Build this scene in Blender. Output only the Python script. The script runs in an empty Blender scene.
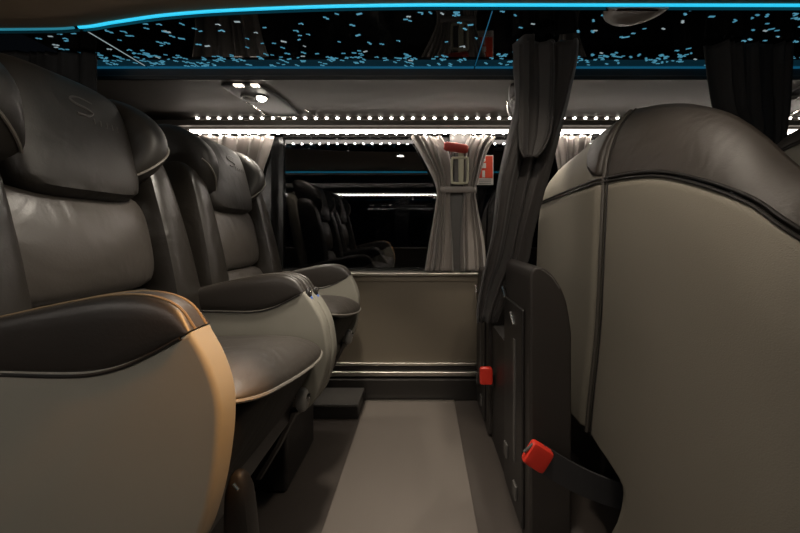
import bpy, bmesh, math, random
from mathutils import Vector, Matrix
random.seed(7)
C = bpy.context.scene
COL = C.collection
S = 0.74                      # working units -> metres (applied to everything at the end)
F, VX, VY, H = 330.0, 423.0, 232.0, 1.0

def P(px, py, d):
    return Vector(((px - VX) / F * d, d, H - (py - VY) / F * d))

# ------------------------------------------------------------------ materials
def mat(name, col, rough=0.5, metal=0.0, spec=0.5, bump=0.0, bscale=60, var=0.0, vscale=6, emit=None, estr=0, stretch=None, coat=0, sheen=0, bdist=0.004):
    m = bpy.data.materials.new(name); m.use_nodes = True
    nt = m.node_tree; b = nt.nodes['Principled BSDF']
    b.inputs['Base Color'].default_value = (*col, 1)
    b.inputs['Roughness'].default_value = rough
    b.inputs['Metallic'].default_value = metal
    b.inputs['Specular IOR Level'].default_value = spec
    if coat: b.inputs['Coat Weight'].default_value = coat
    if sheen:
        b.inputs['Sheen Weight'].default_value = sheen
    if emit:
        b.inputs['Emission Color'].default_value = (*emit, 1)
        b.inputs['Emission Strength'].default_value = estr
    tc = nt.nodes.new('ShaderNodeTexCoord')
    src = tc.outputs['Object']
    if stretch:
        mp = nt.nodes.new('ShaderNodeMapping'); mp.inputs['Scale'].default_value = stretch
        nt.links.new(src, mp.inputs['Vector']); src = mp.outputs['Vector']
    if var:
        n = nt.nodes.new('ShaderNodeTexNoise'); n.inputs['Scale'].default_value = vscale; n.inputs['Detail'].default_value = 5
        nt.links.new(src, n.inputs['Vector'])
        r = nt.nodes.new('ShaderNodeMapRange'); r.inputs['To Min'].default_value = 1 - var; r.inputs['To Max'].default_value = 1 + var
        nt.links.new(n.outputs['Fac'], r.inputs['Value'])
        mx = nt.nodes.new('ShaderNodeMix'); mx.data_type = 'RGBA'; mx.blend_type = 'MULTIPLY'; mx.inputs['Factor'].default_value = 1
        mx.inputs['A'].default_value = (*col, 1)
        nt.links.new(r.outputs['Result'], mx.inputs['B'])
        nt.links.new(mx.outputs['Result'], b.inputs['Base Color'])
    if bump:
        n = nt.nodes.new('ShaderNodeTexNoise'); n.inputs['Scale'].default_value = bscale; n.inputs['Detail'].default_value = 4
        nt.links.new(src, n.inputs['Vector'])
        bp = nt.nodes.new('ShaderNodeBump'); bp.inputs['Strength'].default_value = bump; bp.inputs['Distance'].default_value = bdist
        nt.links.new(n.outputs['Fac'], bp.inputs['Height'])
        nt.links.new(bp.outputs['Normal'], b.inputs['Normal'])
    return m

def leather(name, col, rough):
    """soft leather: fine grain plus broad creases"""
    m = mat(name, col, rough, bump=0.25, bscale=260, var=0.15, vscale=5, bdist=0.001)
    nt = m.node_tree; b = nt.nodes['Principled BSDF']
    old = b.inputs['Normal'].links[0].from_node
    tc = [n for n in nt.nodes if n.type == 'TEX_COORD'][0]
    w = nt.nodes.new('ShaderNodeTexNoise'); w.inputs['Scale'].default_value = 9; w.inputs['Detail'].default_value = 2; w.inputs['Distortion'].default_value = 1.2
    nt.links.new(tc.outputs['Object'], w.inputs['Vector'])
    b2 = nt.nodes.new('ShaderNodeBump'); b2.inputs['Strength'].default_value = 0.35; b2.inputs['Distance'].default_value = 0.012
    nt.links.new(w.outputs['Fac'], b2.inputs['Height']); nt.links.new(b2.outputs['Normal'], old.inputs['Normal'])
    return m

M = {}
M['leather'] = leather('black_leather', (0.017, 0.0145, 0.012), 0.36)
M['leather_pad'] = leather('black_leather_pad', (0.046, 0.040, 0.035), 0.38)
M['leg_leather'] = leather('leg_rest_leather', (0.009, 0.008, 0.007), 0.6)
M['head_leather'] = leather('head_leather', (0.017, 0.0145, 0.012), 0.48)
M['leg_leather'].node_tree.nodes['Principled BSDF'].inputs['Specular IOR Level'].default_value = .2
M['cap_leather'] = leather('cap_leather', (0.030, 0.0235, 0.0185), 0.55)
M['arm_leather'] = mat('arm_leather', (0.022, 0.018, 0.015), 0.42, bump=0.2, bscale=260, var=0.1, bdist=0.001)
M['panel'] = mat('grey_panel', (0.222, 0.21, 0.176), 0.55, bump=0.12, bscale=400, var=0.05, vscale=3, bdist=0.0006)
M['fabric'] = mat('grey_fabric', (0.165, 0.148, 0.117), 0.75, bump=0.5, bscale=500, var=0.07, vscale=4, bdist=0.001)
M['piping'] = mat('piping', (0.055, 0.048, 0.04), 0.4)
M['seam_grey'] = mat('seam_grey', (0.16, 0.145, 0.125), 0.45)
M['piping_dark'] = mat('piping_dark', (0.012, 0.010, 0.009), 0.45)
M['stitch'] = mat('stitch', (0.16, 0.11, 0.06), 0.6)
M['logo'] = mat('logo', (0.075, 0.07, 0.064), 0.5)
M['plastic'] = mat('black_plastic', (0.018, 0.016, 0.015), 0.42, bump=0.1, bscale=300, bdist=0.0006)
M['plastic_soft'] = mat('soft_plastic', (0.027, 0.0225, 0.0195), 0.5, bump=0.15, bscale=300, bdist=0.0006)
M['lever_grey'] = mat('lever_grey', (0.22, 0.21, 0.195), 0.3)
M['unit_black'] = mat('unit_black', (0.009, 0.008, 0.008), 0.45)
M['grey_plastic'] = mat('grey_plastic', (0.085, 0.08, 0.074), 0.4)
M['chrome'] = mat('chrome', (0.75, 0.73, 0.7), 0.22, metal=1)
M['alu'] = mat('aluminium', (0.62, 0.58, 0.52), 0.38, metal=1, bump=0.03, bscale=60, stretch=(0.02, .3, .3))
M['floor'] = mat('floor_vinyl', (0.060, 0.049, 0.042), 0.55, bump=0.25, bscale=150, var=0.22, vscale=7, bdist=0.001)
M['mat'] = mat('mat_vinyl', (0.150, 0.128, 0.110), 0.6, bump=0.25, bscale=220, var=0.12, vscale=5, stretch=(1, 0.35, 1), bdist=0.001)
M['wall'] = mat('wall_panel', (0.17, 0.142, 0.105), 0.6, bump=0.2, bscale=260, var=0.05, vscale=3, bdist=0.0008)
M['dark_wall'] = mat('dark_trim', (0.020, 0.017, 0.015), 0.5)
M['frit'] = mat('black_frit', (0.006, 0.006, 0.006), 0.25)
M['soffit'] = mat('soffit_grey', (0.080, 0.072, 0.064), 0.65, bump=0.15, bscale=300, var=0.05, vscale=3, bdist=0.0006)
M['ceiling'] = mat('ceiling_cloth', (0.36, 0.27, 0.18), 0.8, bump=0.3, bscale=300, var=0.06, bdist=0.001)
M['gloss'] = mat('gloss_black', (0.002, 0.003, 0.004), 0.04, spec=0.5)
M['curtain'] = mat('window_curtain', (0.25, 0.22, 0.20), 0.75, bump=0.2, bscale=400, sheen=0.2, bdist=0.0008)
M['dark_curtain'] = mat('dark_curtain', (0.018, 0.0145, 0.013), 0.7, bump=0.2, bscale=400, sheen=0.15, bdist=0.0008)
M['black_curtain'] = mat('black_curtain', (0.007, 0.006, 0.006), 0.8, bump=0.2, bscale=400, bdist=0.0008)
M['tie'] = mat('tie_band', (0.30, 0.27, 0.25), 0.6)
M['red'] = mat('red_plastic', (0.62, 0.035, 0.02), 0.4)
M['red_hammer'] = mat('red_hammer', (0.50, 0.06, 0.045), 0.45)
M['sticker'] = mat('sticker_red', (0.75, 0.07, 0.025), 0.5)
M['white'] = mat('white_print', (0.75, 0.72, 0.68), 0.5)
M['print_grey'] = mat('grey_print', (0.35, 0.33, 0.31), 0.5)
M['holder'] = mat('holder_cream', (0.62, 0.60, 0.45), 0.5)
M['strap'] = mat('belt_webbing', (0.035, 0.034, 0.036), 0.6, bump=0.4, bscale=500, stretch=(1, 1, 4), bdist=0.001)
M['round_disc'] = mat('disc_grey', (0.30, 0.275, 0.25), 0.5)
M['blue'] = mat('blue_button', (0.02, 0.06, 0.20), 0.3, emit=(0.05, 0.2, 0.9), estr=0.25)
M['led'] = mat('led_bead', (1, 1, 1), 0.5, emit=(1.0, 0.90, 0.80), estr=150)
M['bead_dim'] = mat('white_bead_dim', (1, 1, 1), 0.5, emit=(1.0, 0.90, 0.80), estr=17)
M['diffuser'] = mat('led_diffuser', (0.8, 0.78, 0.75), 0.5, emit=(1.0, 0.90, 0.80), estr=3)
M['led_camera'] = mat('led_bead_camera_side', (1, 1, 1), 0.5, emit=(1.0, 0.90, 0.80), estr=520)
M['cyan'] = mat('cyan_tube', (0.1, 0.6, 0.8), 0.5, emit=(0.02, 0.48, 0.74), estr=1.05)
M['cyan_dim'] = mat('cyan_dim', (0.02, 0.1, 0.2), 0.5, emit=(0.02, 0.33, 0.62), estr=0.17)
M['teal_dim'] = mat('teal_dim', (0.02, 0.1, 0.15), 0.5, emit=(0.03, 0.30, 0.42), estr=0.5)
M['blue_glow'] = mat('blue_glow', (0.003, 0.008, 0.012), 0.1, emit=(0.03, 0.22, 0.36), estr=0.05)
M['star'] = mat('star_light', (0.05, 0.2, 0.3), 0.5, emit=(0.13, 0.50, 0.72), estr=0.38)
M['star_white'] = mat('star_white', (0.3, 0.3, 0.3), 0.5, emit=(0.6, 0.75, 0.8), estr=0.35)
M['lamp'] = mat('lamp_lens', (1, 1, 1), 0.4, emit=(1.0, 0.93, 0.78), estr=30)
M['sign'] = mat('lit_sign', (1, 1, 1), 0.4, emit=(1.0, 0.85, 0.72), estr=1.6)
M['amber'] = mat('amber_lens', (1, 0.7, 0.4), 0.4, emit=(1.0, 0.45, 0.10), estr=12)

def glass_mat():
    m = bpy.data.materials.new('night_glass'); m.use_nodes = True
    nt = m.node_tree; nt.nodes.clear()
    out = nt.nodes.new('ShaderNodeOutputMaterial')
    tr = nt.nodes.new('ShaderNodeBsdfTransparent'); tr.inputs['Color'].default_value = (0.25, 0.26, 0.27, 1)
    gl = nt.nodes.new('ShaderNodeBsdfGlossy'); gl.inputs['Roughness'].default_value = 0.012; gl.inputs['Color'].default_value = (0.95, 0.95, 0.97, 1)
    fr = nt.nodes.new('ShaderNodeFresnel'); fr.inputs['IOR'].default_value = 1.85
    mx = nt.nodes.new('ShaderNodeMixShader')
    nt.links.new(fr.outputs[0], mx.inputs[0]); nt.links.new(tr.outputs[0], mx.inputs[1]); nt.links.new(gl.outputs[0], mx.inputs[2])
    nt.links.new(mx.outputs[0], out.inputs[0])
    return m
M['glass'] = glass_mat()

# ------------------------------------------------------------------ mesh helpers
def link(name, bm, m, parent=None, smooth=True, sharp=40, origin=None):
    me = bpy.data.meshes.new(name)
    o = Vector((0, 0, 0))
    if parent is not None:
        r = parent
        while r is not None:
            o += r.location; r = r.parent
    loc = Vector((0, 0, 0))
    if origin is not None:
        loc = Vector(origin) - o
        o = Vector(origin)
    bmesh.ops.translate(bm, verts=bm.verts[:], vec=-o)
    bmesh.ops.recalc_face_normals(bm, faces=bm.faces[:])
    bm.to_mesh(me); bm.free()
    me.materials.append(M[m])
    if smooth:
        me.polygons.foreach_set('use_smooth', [True] * len(me.polygons))
        me.set_sharp_from_angle(angle=math.radians(sharp))
    ob = bpy.data.objects.new(name, me); COL.objects.link(ob)
    ob.location = loc
    if parent is not None: ob.parent = parent
    return ob

def tag(o, label, cat, group=None, kind=None):
    o['label'] = label; o['category'] = cat
    if group: o['group'] = group
    if kind: o['kind'] = kind
    return o

def thing(name, label, cat, loc, group=None):
    o = bpy.data.objects.new(name, None); COL.objects.link(o)
    o.location = loc; o.empty_display_size = 0.1
    return tag(o, label, cat, group)

def structure(o):
    o['kind'] = 'structure'; return o

def BM(): return bmesh.new()

def bevel(o, w, seg=3, ang=35):
    b = o.modifiers.new('bevel', 'BEVEL'); b.width = w; b.segments = seg; b.limit_method = 'ANGLE'; b.angle_limit = math.radians(ang)
    b.harden_normals = False
    wn = o.modifiers.new('wn', 'WEIGHTED_NORMAL'); wn.keep_sharp = False
    return o

def box(bm, x0, x1, y0, y1, z0, z1):
    vs = [bm.verts.new((x, y, z)) for x in (x0, x1) for y in (y0, y1) for z in (z0, z1)]
    for f in ((0, 1, 3, 2), (4, 6, 7, 5), (0, 4, 5, 1), (2, 3, 7, 6), (0, 2, 6, 4), (1, 5, 7, 3)):
        bm.faces.new([vs[i] for i in f])
    return bm

def blob(bm, c, h, e=3.5, n=9, fn=None):
    """rounded (superellipsoid) pad with an optional deformer fn(q, p) -> p; q in [-1,1]^3"""
    t = bmesh.new(); bmesh.ops.create_cube(t, size=2)
    bmesh.ops.subdivide_edges(t, edges=t.edges[:], cuts=n, use_grid_fill=True)
    ex, ey, ez = (e if isinstance(e, tuple) else (e, e, e))
    for v in t.verts:
        x, y, z = v.co
        s = lambda a: math.copysign(math.sin(abs(a) * math.pi / 2) ** 0.9, a) if False else a
        k = (abs(x) ** ex + abs(y) ** ey + abs(z) ** ez) ** (1.0 / max(ex, ey, ez))
        q = Vector((x / k, y / k, z / k))
        p = Vector((c[0] + q.x * h[0], c[1] + q.y * h[1], c[2] + q.z * h[2]))
        v.co = fn(q, p) if fn else p
    me = bpy.data.meshes.new('t'); t.to_mesh(me); t.free()
    bm.from_mesh(me); bpy.data.meshes.remove(me)
    return bm

def tube(bm, pts, r, seg=8, closed=False, taper=None):
    pts = [Vector(p) for p in pts]; n = len(pts); rings = []
    up = None
    for i, p in enumerate(pts):
        a = pts[(i - 1) % n] if (closed or i > 0) else p
        b = pts[(i + 1) % n] if (closed or i < n - 1) else p
        t = (b - a).normalized()
        if up is None: up = t.orthogonal().normalized()
        up = (up - t * up.dot(t)).normalized(); s = t.cross(up)
        rr = r * (taper[i] if taper else 1)
        rings.append([bm.verts.new(p + (up * math.cos(2 * math.pi * k / seg) + s * math.sin(2 * math.pi * k / seg)) * rr) for k in range(seg)])
    m = n if closed else n - 1
    for i in range(m):
        A, B = rings[i], rings[(i + 1) % n]
        for k in range(seg):
            bm.faces.new((A[k], A[(k + 1) % seg], B[(k + 1) % seg], B[k]))
    if not closed:
        bm.faces.new(rings[0]); bm.faces.new(rings[-1])
    return bm

def spline(pts, n=8, closed=False):
    """Catmull-Rom through pts (tuples)"""
    pts = [Vector(p) for p in pts]; out = []; m = len(pts)
    rng = range(m) if closed else range(m - 1)
    for i in rng:
        g = (lambda k: pts[k % m]) if closed else (lambda k: pts[max(0, min(m - 1, k))])
        p0, p1, p2, p3 = g(i - 1), g(i), g(i + 1), g(i + 2)
        for j in range(n):
            t = j / n
            out.append(0.5 * ((2 * p1) + (p2 - p0) * t + (2 * p0 - 5 * p1 + 4 * p2 - p3) * t * t + (3 * p1 - p0 - 3 * p2 + p3) * t ** 3))
    if not closed: out.append(pts[-1])
    return out

def prism(bm, poly, y0, y1):
    """poly: list of (x, z) extruded along y"""
    A = [bm.verts.new((p[0], y0, p[1])) for p in poly]
    B = [bm.verts.new((p[0], y1, p[1])) for p in poly]
    bm.faces.new(A); bm.faces.new(B[::-1])
    for i in range(len(poly)):
        j = (i + 1) % len(poly)
        bm.faces.new((A[i], B[i], B[j], A[j]))
    return bm

def puffy(bm, poly, y0, y1, r):
    """(x,z) outline extruded along y with rounded rims of radius r (insets the outline)"""
    n = len(poly); pts = [Vector((p[0], p[1])) for p in poly]
    area = sum(pts[i].x * pts[(i + 1) % n].y - pts[(i + 1) % n].x * pts[i].y for i in range(n))
    sg = 1 if area > 0 else -1
    nor = []
    for i in range(n):
        t = (pts[(i + 1) % n] - pts[i - 1]).normalized()
        nor.append(Vector((-t.y, t.x)) * sg)         # inward
    rings = []
    steps = 5
    def ring(ins, y): rings.append([bm.verts.new((pts[i].x + nor[i].x * ins, y, pts[i].y + nor[i].y * ins)) for i in range(n)])
    for k in range(steps + 1):
        a = k / steps * math.pi / 2
        ring(r * (1 - math.sin(a)), y0 + r * (1 - math.cos(a)))
    for k in range(steps + 1):
        a = k / steps * math.pi / 2
        ring(r * (1 - math.cos(a)), y1 - r * (1 - math.sin(a)))
    for A, B in zip(rings, rings[1:]):
        for i in range(n):
            j = (i + 1) % n
            bm.faces.new((A[i], A[j], B[j], B[i]))
    bm.faces.new(rings[0]); bm.faces.new(rings[-1])
    return bm

def cyl(bm, c, axis, r, h, seg=24):
    a = Vector(axis).normalized(); c = Vector(c)
    return tube(bm, [c - a * h / 2, c + a * h / 2], r, seg)

def lerp(tab, x):
    if x <= tab[0][0]: return tab[0][1]
    for (a, b), (c, d) in zip(tab, tab[1:]):
        if x <= c: return b + (d - b) * (x - a) / (c - a)
    return tab[-1][1]

def smooth_lerp(tab, x):
    n = len(tab)
    if x <= tab[0][0]: return tab[0][1]
    if x >= tab[-1][0]: return tab[-1][1]
    for i in range(n - 1):
        if x <= tab[i + 1][0]:
            x0, y0 = tab[i]; x1, y1 = tab[i + 1]
            m0 = (y1 - tab[i - 1][1]) / (x1 - tab[i - 1][0]) if i > 0 else (y1 - y0) / (x1 - x0)
            m1 = (tab[i + 2][1] - y0) / (tab[i + 2][0] - x0) if i < n - 2 else (y1 - y0) / (x1 - x0)
            hh = x1 - x0; t = (x - x0) / hh
            return (2 * t ** 3 - 3 * t * t + 1) * y0 + (t ** 3 - 2 * t * t + t) * hh * m0 + (-2 * t ** 3 + 3 * t * t) * y1 + (t ** 3 - t * t) * hh * m1

# ------------------------------------------------------------------ the setting
XL, XR, YW, YC = -3.0, 3.2, 2.0, -1.1        # ends, window wall, camera-side wall
ZP, ZC = 1.757, 1.775
structure(link('floor', box(BM(), XL, XR, YC - .1, YW + .1, -.05, 0), 'floor', smooth=False))
structure(link('wall_rear', box(BM(), XL - .06, XL, YC, YW, 0, 1.9), 'dark_wall', smooth=False))
structure(link('wall_front', box(BM(), XR, XR + .06, YC, YW, 0, 1.9), 'dark_wall', smooth=False))

def side_wall(name, yw, s):
    """window wall: lower panel, dark kick board, header. s=+1: wall beyond yw, -1: before"""
    a = lambda y0, y1: (min(yw + s * y0, yw + s * y1), max(yw + s * y0, yw + s * y1))
    y0, y1 = a(0, .10)
    structure(link(name, box(BM(), XL, XR, y0, y1, 0.0, .745), 'wall', smooth=False))
    b = BM(); box(b, XL, XR, y0, y1, 1.605, 1.80)
    structure(link(name + '_header', b, 'soffit', smooth=False))
side_wall('wall_left', YW, 1)
side_wall('wall_right', YC, -1)
# kick board, rails, sill of the far wall
o = structure(link('baseboard_left', box(BM(), XL, XR, YW - .045, YW, 0, .125), 'dark_wall', smooth=False)); bevel(o, .006)
o = structure(link('trim_1', box(BM(), XL, XR, YW - .03, YW, .135, .165), 'alu', smooth=False)); bevel(o, .008)
o = structure(link('trim_2', box(BM(), XL, XR, YW - .012, YW, .165, .197), 'dark_wall', smooth=False))
o = structure(link('trim_3', box(BM(), XL, XR, YW - .024, YW, .197, .216), 'alu', smooth=False)); bevel(o, .006)
o = structure(link('trim_4', box(BM(), XL, XR, YW - .03, YW + .10, .738, .757), 'alu', smooth=False)); bevel(o, .006)
o = structure(link('trim_5', box(BM(), XL, XR, YW - .008, YW, .700, .735), 'wall', smooth=False)); bevel(o, .004)
o = structure(link('trim_6', box(BM(), XL, XR, YC - .10, YC + .03, .738, .757), 'alu', smooth=False)); bevel(o, .006)

# windows: night glass between black-edged pillars
def window(n, x0, x1, yw, s):
    g = BM(); y = yw + s * .07
    box(g, x0, x1, y, y + s * .006, .757, 1.605) if s > 0 else box(g, x0, x1, y + s * .006, y, .757, 1.605)
    w = structure(link('window_%d' % n, g, 'glass', smooth=False))
    f = BM(); t = .05; ya, yb = sorted((yw + s * .052, yw + s * .0695))
    for r in ((x0, x1, .757, .775), (x0, x1, 1.59, 1.605), (x0, x0 + t, .757, 1.605), (x1 - t, x1, .757, 1.605)):
        box(f, r[0], r[1], ya, yb, r[2], r[3])
    link('window_frame', f, 'frit', w, smooth=False)
    return w
window(1, -2.6, -1.02, YW, 1)
window(2, -.92, .165, YW, 1)
window(3, .29, 1.62, YW, 1)
window(4, 1.74, XR, YW, 1)
window(5, XL, -.4, YC, -1)
window(6, -.28, 1.3, YC, -1)
window(7, 1.42, XR, YC, -1)
for n, (x0, x1, y0, y1) in enumerate(((XL, -2.6, YW, YW + .10), (-1.02, -.92, YW, YW + .10), (1.62, 1.74, YW, YW + .10),
                                      (-.4, -.28, YC - .10, YC), (1.3, 1.42, YC - .10, YC))):
    structure(link('trim_%d' % (n + 7), box(BM(), x0, x1, y0, y1, .757, 1.605), 'frit', smooth=False))
structure(link('trim_12', box(BM(), .165, .29, YW, YW + .10, .757, 1.605), 'grey_plastic', smooth=False))

# underside of the luggage rack: sloping grey soffit, dark step
def soffit(name, yw, s):
    pr = [(-.0, 1.68), (-.46, 1.709), (-.46, 1.80), (0, 1.80)]
    b = BM(); poly = [(yw + s * p[0], p[1]) for p in pr]
    A = [b.verts.new((XL, y, z)) for y, z in poly]; B = [b.verts.new((XR, y, z)) for y, z in poly]
    b.faces.new(A); b.faces.new(B[::-1])
    for i in range(4): b.faces.new((A[i], B[i], B[(i + 1) % 4], A[(i + 1) % 4]))
    structure(link(name, b, 'soffit', smooth=False))
soffit('ceiling_rack_left', YW, 1)
soffit('ceiling_rack_right', YC, -1)
o = structure(link('trim_13', box(BM(), XL, XR, 1.525, 1.54, 1.704, 1.80), 'dark_wall', smooth=False)); bevel(o, .004)
b = BM(); tube(b, [(XL, 1.527, 1.722), (XR, 1.527, 1.722)], .004)
structure(link('trim_14', b, 'piping'))
structure(link('trim_15', box(BM(), XL, XR, YC + .46, YC + .475, 1.704, 1.80), 'dark_wall', smooth=False))

# aisle ceiling with wavy edge
edge = spline([(-3.0, 1.225), (-1.56, 1.218), (-1.26, 1.205), (-1.1, 1.175), (-.88, 1.135), (-.6, 1.108), (-.15, 1.088), (.5, 1.086), (XR, 1.092)], 8)
EDGE = [(p.x, p.y) for p in edge]
b = BM()
bot0 = [b.verts.new((x, y, 1.752)) for x, y in EDGE]; bot1 = [b.verts.new((x, -.2, 1.752)) for x, y in EDGE]
top0 = [b.verts.new((x, y, 1.80)) for x, y in EDGE]; top1 = [b.verts.new((x, -.2, 1.80)) for x, y in EDGE]
for i in range(len(EDGE) - 1):
    b.faces.new((bot0[i], bot0[i + 1], bot1[i + 1], bot1[i])); b.faces.new((top0[i], top1[i], top1[i + 1], top0[i + 1]))
    b.faces.new((bot0[i], top0[i], top0[i + 1], bot0[i + 1])); b.faces.new((bot1[i], bot1[i + 1], top1[i + 1], top1[i]))
b.faces.new((bot0[0], bot1[0], top1[0], top0[0])); b.faces.new((bot0[-1], top0[-1], top1[-1], bot1[-1]))
structure(link('ceiling', b, 'ceiling', smooth=False))
structure(link('ceiling_edge', box(BM(), XL, XR, -.66, -.2, ZP, 1.80), 'gloss', smooth=False))

b = BM(); tube(b, [(x, y + .004, 1.7505) for x, y in EDGE if x >= -1.27], .0055)
tag(link('light_tube', b, 'cyan'), 'thin bright cyan light line along the wavy ceiling edge above the seats', 'light')
b = BM(); tube(b, [(x, y + .004, 1.7505) for x, y in EDGE if x < -1.275], .0045)
tag(link('light_tube', b, 'teal_dim'), 'dim teal light line in the top left corner of the ceiling', 'light')
b = BM(); tube(b, [(XL + .02, .04, 1.744), (XR - .02, .04, 1.744)], .009)
tag(link('light_tube', b, 'cyan'), 'cyan light line on camera side, seen reflected in the dark window', 'light')

b = BM(); n0 = len(EDGE)
g = [[b.verts.new((x, y + o2, z)) for x, y in EDGE] for o2, z in ((.0125, 1.757), (.0125, 1.739), (.0165, 1.739), (.0165, 1.757))]
for A, B2 in zip(g, g[1:] + g[:1]):
    for i in range(n0 - 1): b.faces.new((A[i], A[i + 1], B2[i + 1], B2[i]))
structure(link('trim_19', b, 'gloss', smooth=False))  # lip added to hide the cyan tube from the window glass

# star panels: glossy black with small blue lights
joints = [-1.535, -1.265, .237, 1.74, XR - .01]
plabels = ['narrow glossy black star panel at the left end, above the near headrest',
           'long glossy black star panel overhead between the two left light joints',
           'glossy black star panel overhead right of the tall curtain top',
           'glossy black star panel at the far right end of the ceiling']
star_proto = None
def star_mesh(kind):
    b = BM()
    if kind == 0:
        box(b, -.011, .011, -.004, .004, -.0012, 0)
    elif kind == 1:
        prism(b, [(-.011, -.001), (-.011, 0), (.011, 0), (.011, -.001)], -.002, .003)
        box(b, .004, .012, .001, .012, -.0012, 0)
    else:
        box(b, -.012, .0, -.0035, .0035, -.0012, 0); box(b, -.002, .009, .002, .010, -.0012, 0)
    return b
protos = []
def add_star(x, y, parent):
    k = random.choice((0, 0, 1, 2, 2))
    white = random.random() < .12
    key = (k, white)
    if key not in STARS:
        o = link('star_light', star_mesh(k), 'star_white' if white else 'star', None, smooth=False)
        COL.objects.unlink(o); STARS[key] = o.data; bpy.data.objects.remove(o)
    o = bpy.data.objects.new('star_light', STARS[key]); COL.objects.link(o)
    o.parent = parent; o.location = Vector((x, y, ZP - .0005)) - parent.location
    o.rotation_euler.z = random.uniform(-.5, .5)
    s = random.uniform(.55, 1.0); o.scale = (s, s, 1)
STARS = {}
for i in range(4):
    x0, x1 = joints[i], joints[i + 1]
    loc = Vector(((x0 + x1) / 2, 1.32, ZP))
    t = thing('star_panel', plabels[i], 'ceiling panel', loc, 'star light ceiling panels')
    b = BM(); n = 10
    xs = [x0 + .001 + (x1 - x0 - .002) * k / n for k in range(n + 1)]
    f = [b.verts.new((x, lerp(EDGE, x) + .001, ZP)) for x in xs]; g = [b.verts.new((x, 1.524, ZP)) for x in xs]
    f2 = [b.verts.new((x, lerp(EDGE, x) + .001, ZP + .02)) for x in xs]; g2 = [b.verts.new((x, 1.524, ZP + .02)) for x in xs]
    for k in range(n):
        b.faces.new((f[k], f[k + 1], g[k + 1], g[k])); b.faces.new((f2[k], g2[k], g2[k + 1], f2[k + 1]))
        b.faces.new((f[k], f2[k], f2[k + 1], f[k + 1])); b.faces.new((g[k], g[k + 1], g2[k + 1], g2[k]))
    b.faces.new((f[0], g[0], g2[0], f2[0])); b.faces.new((f[-1], f2[-1], g2[-1], g[-1]))
    link('panel_sheet', b, 'gloss', t, smooth=False)
    b = BM(); box(b, x0 + .003, x1 - .003, 1.508, 1.522, ZP - .004, ZP - .0005); link('edge_line', b, 'cyan_dim', t, smooth=False)
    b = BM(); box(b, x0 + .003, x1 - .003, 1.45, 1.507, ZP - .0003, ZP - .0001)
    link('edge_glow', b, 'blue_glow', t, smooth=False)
    if i < 3:
        b = BM(); box(b, x1 - .0015, x1 + .0015, lerp(EDGE, x1) + .01, 1.50, ZP - .002, ZP)
        link('joint_strip', b, 'cyan_dim' if i != 0 else 'star_white', t, smooth=False)
    dens = (x1 - x0)
    for k in range(int(56 * dens)):
        x = random.uniform(x0 + .02, x1 - .02)
        ya = lerp(EDGE, x) + .03; y = .757 * F / (VY - random.uniform(VY - .757 * F / ya, 62))
        add_star(x, y, t)
    far = BM()                                   # the dense glittering band along the far edge
    for k in range(int(52 * dens)):
        x = random.uniform(x0 + .03, x1 - .03); y = random.uniform(1.40, 1.497)
        for q in range(random.choice((1, 2, 3))):
            m = star_mesh(random.choice((0, 2, 2)))
            bmesh.ops.transform(m, matrix=Matrix.Translation((x + random.uniform(-.025, .025), min(1.50, y + random.uniform(-.015, .015)), ZP - .0006)) @ Matrix.Rotation(random.uniform(-.6, .6), 4, 'Z') @ Matrix.Scale(random.uniform(.6, 1), 4), verts=m.verts[:])
            me = bpy.data.meshes.new('t'); m.to_mesh(me); m.free(); far.from_mesh(me); bpy.data.meshes.remove(me)
    st = link('star_band', far, 'star', t, smooth=False); st['kind'] = 'stuff'

# LED strips and the dimmer bead row
def led_strip(label, y, z, x0, x1, step, beads, bar, parent_group=None, r=.007):
    t = thing('led_strip', label, 'light strip', ((x0 + x1) / 2, y, z))
    b = BM(); box(b, x0, x1, y, y + .012 if y > 0 else y - .012, z - .010, z + .010) if y > 0 else box(b, x0, x1, y - .012, y, z - .010, z + .010)
    link('channel', b, bar, t, smooth=False)
    b = BM(); s = -1 if y > 0 else 1
    blob(b, (0, 0, 0), (r * 1.1, r * .8, r), 2, 3)
    proto = link('led', b, beads, None); me = proto.data; bpy.data.objects.remove(proto)
    n = int((x1 - x0) / step)
    for k in range(n + 1):
        o = bpy.data.objects.new('led', me); COL.objects.link(o); o.parent = t
        o.location = Vector((x0 + k * step, y - s * .006, z - .011)) - t.location
    return t
led_strip('bright lower row of white LEDs right above the window', 1.95, 1.597, -1.38, 2.6, .058, 'led', 'diffuser')
led_strip('dimmer upper row of white beads under the grey rack panel', 1.955, 1.689, -1.34, 2.6, .064, 'bead_dim', 'soffit', r=.0085)  # small emissive beads, weaker than the lower row
led_strip('white LED row on camera side, seen reflected in the window', YC + .05, 1.597, -2.6, .25, .058, 'led_camera', 'diffuser')
structure(link('trim_16', box(BM(), XL, XR, 1.928, 2.0, 1.624, 1.652), 'soffit', smooth=False))
structure(link('trim_17', box(BM(), XL, XR, 1.963, 2.0, 1.607, 1.62), 'soffit', smooth=False))

structure(link('trim_20', box(BM(), XL, XR, YC, YC + .07, 1.608, 1.65), 'soffit', smooth=False))

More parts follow.
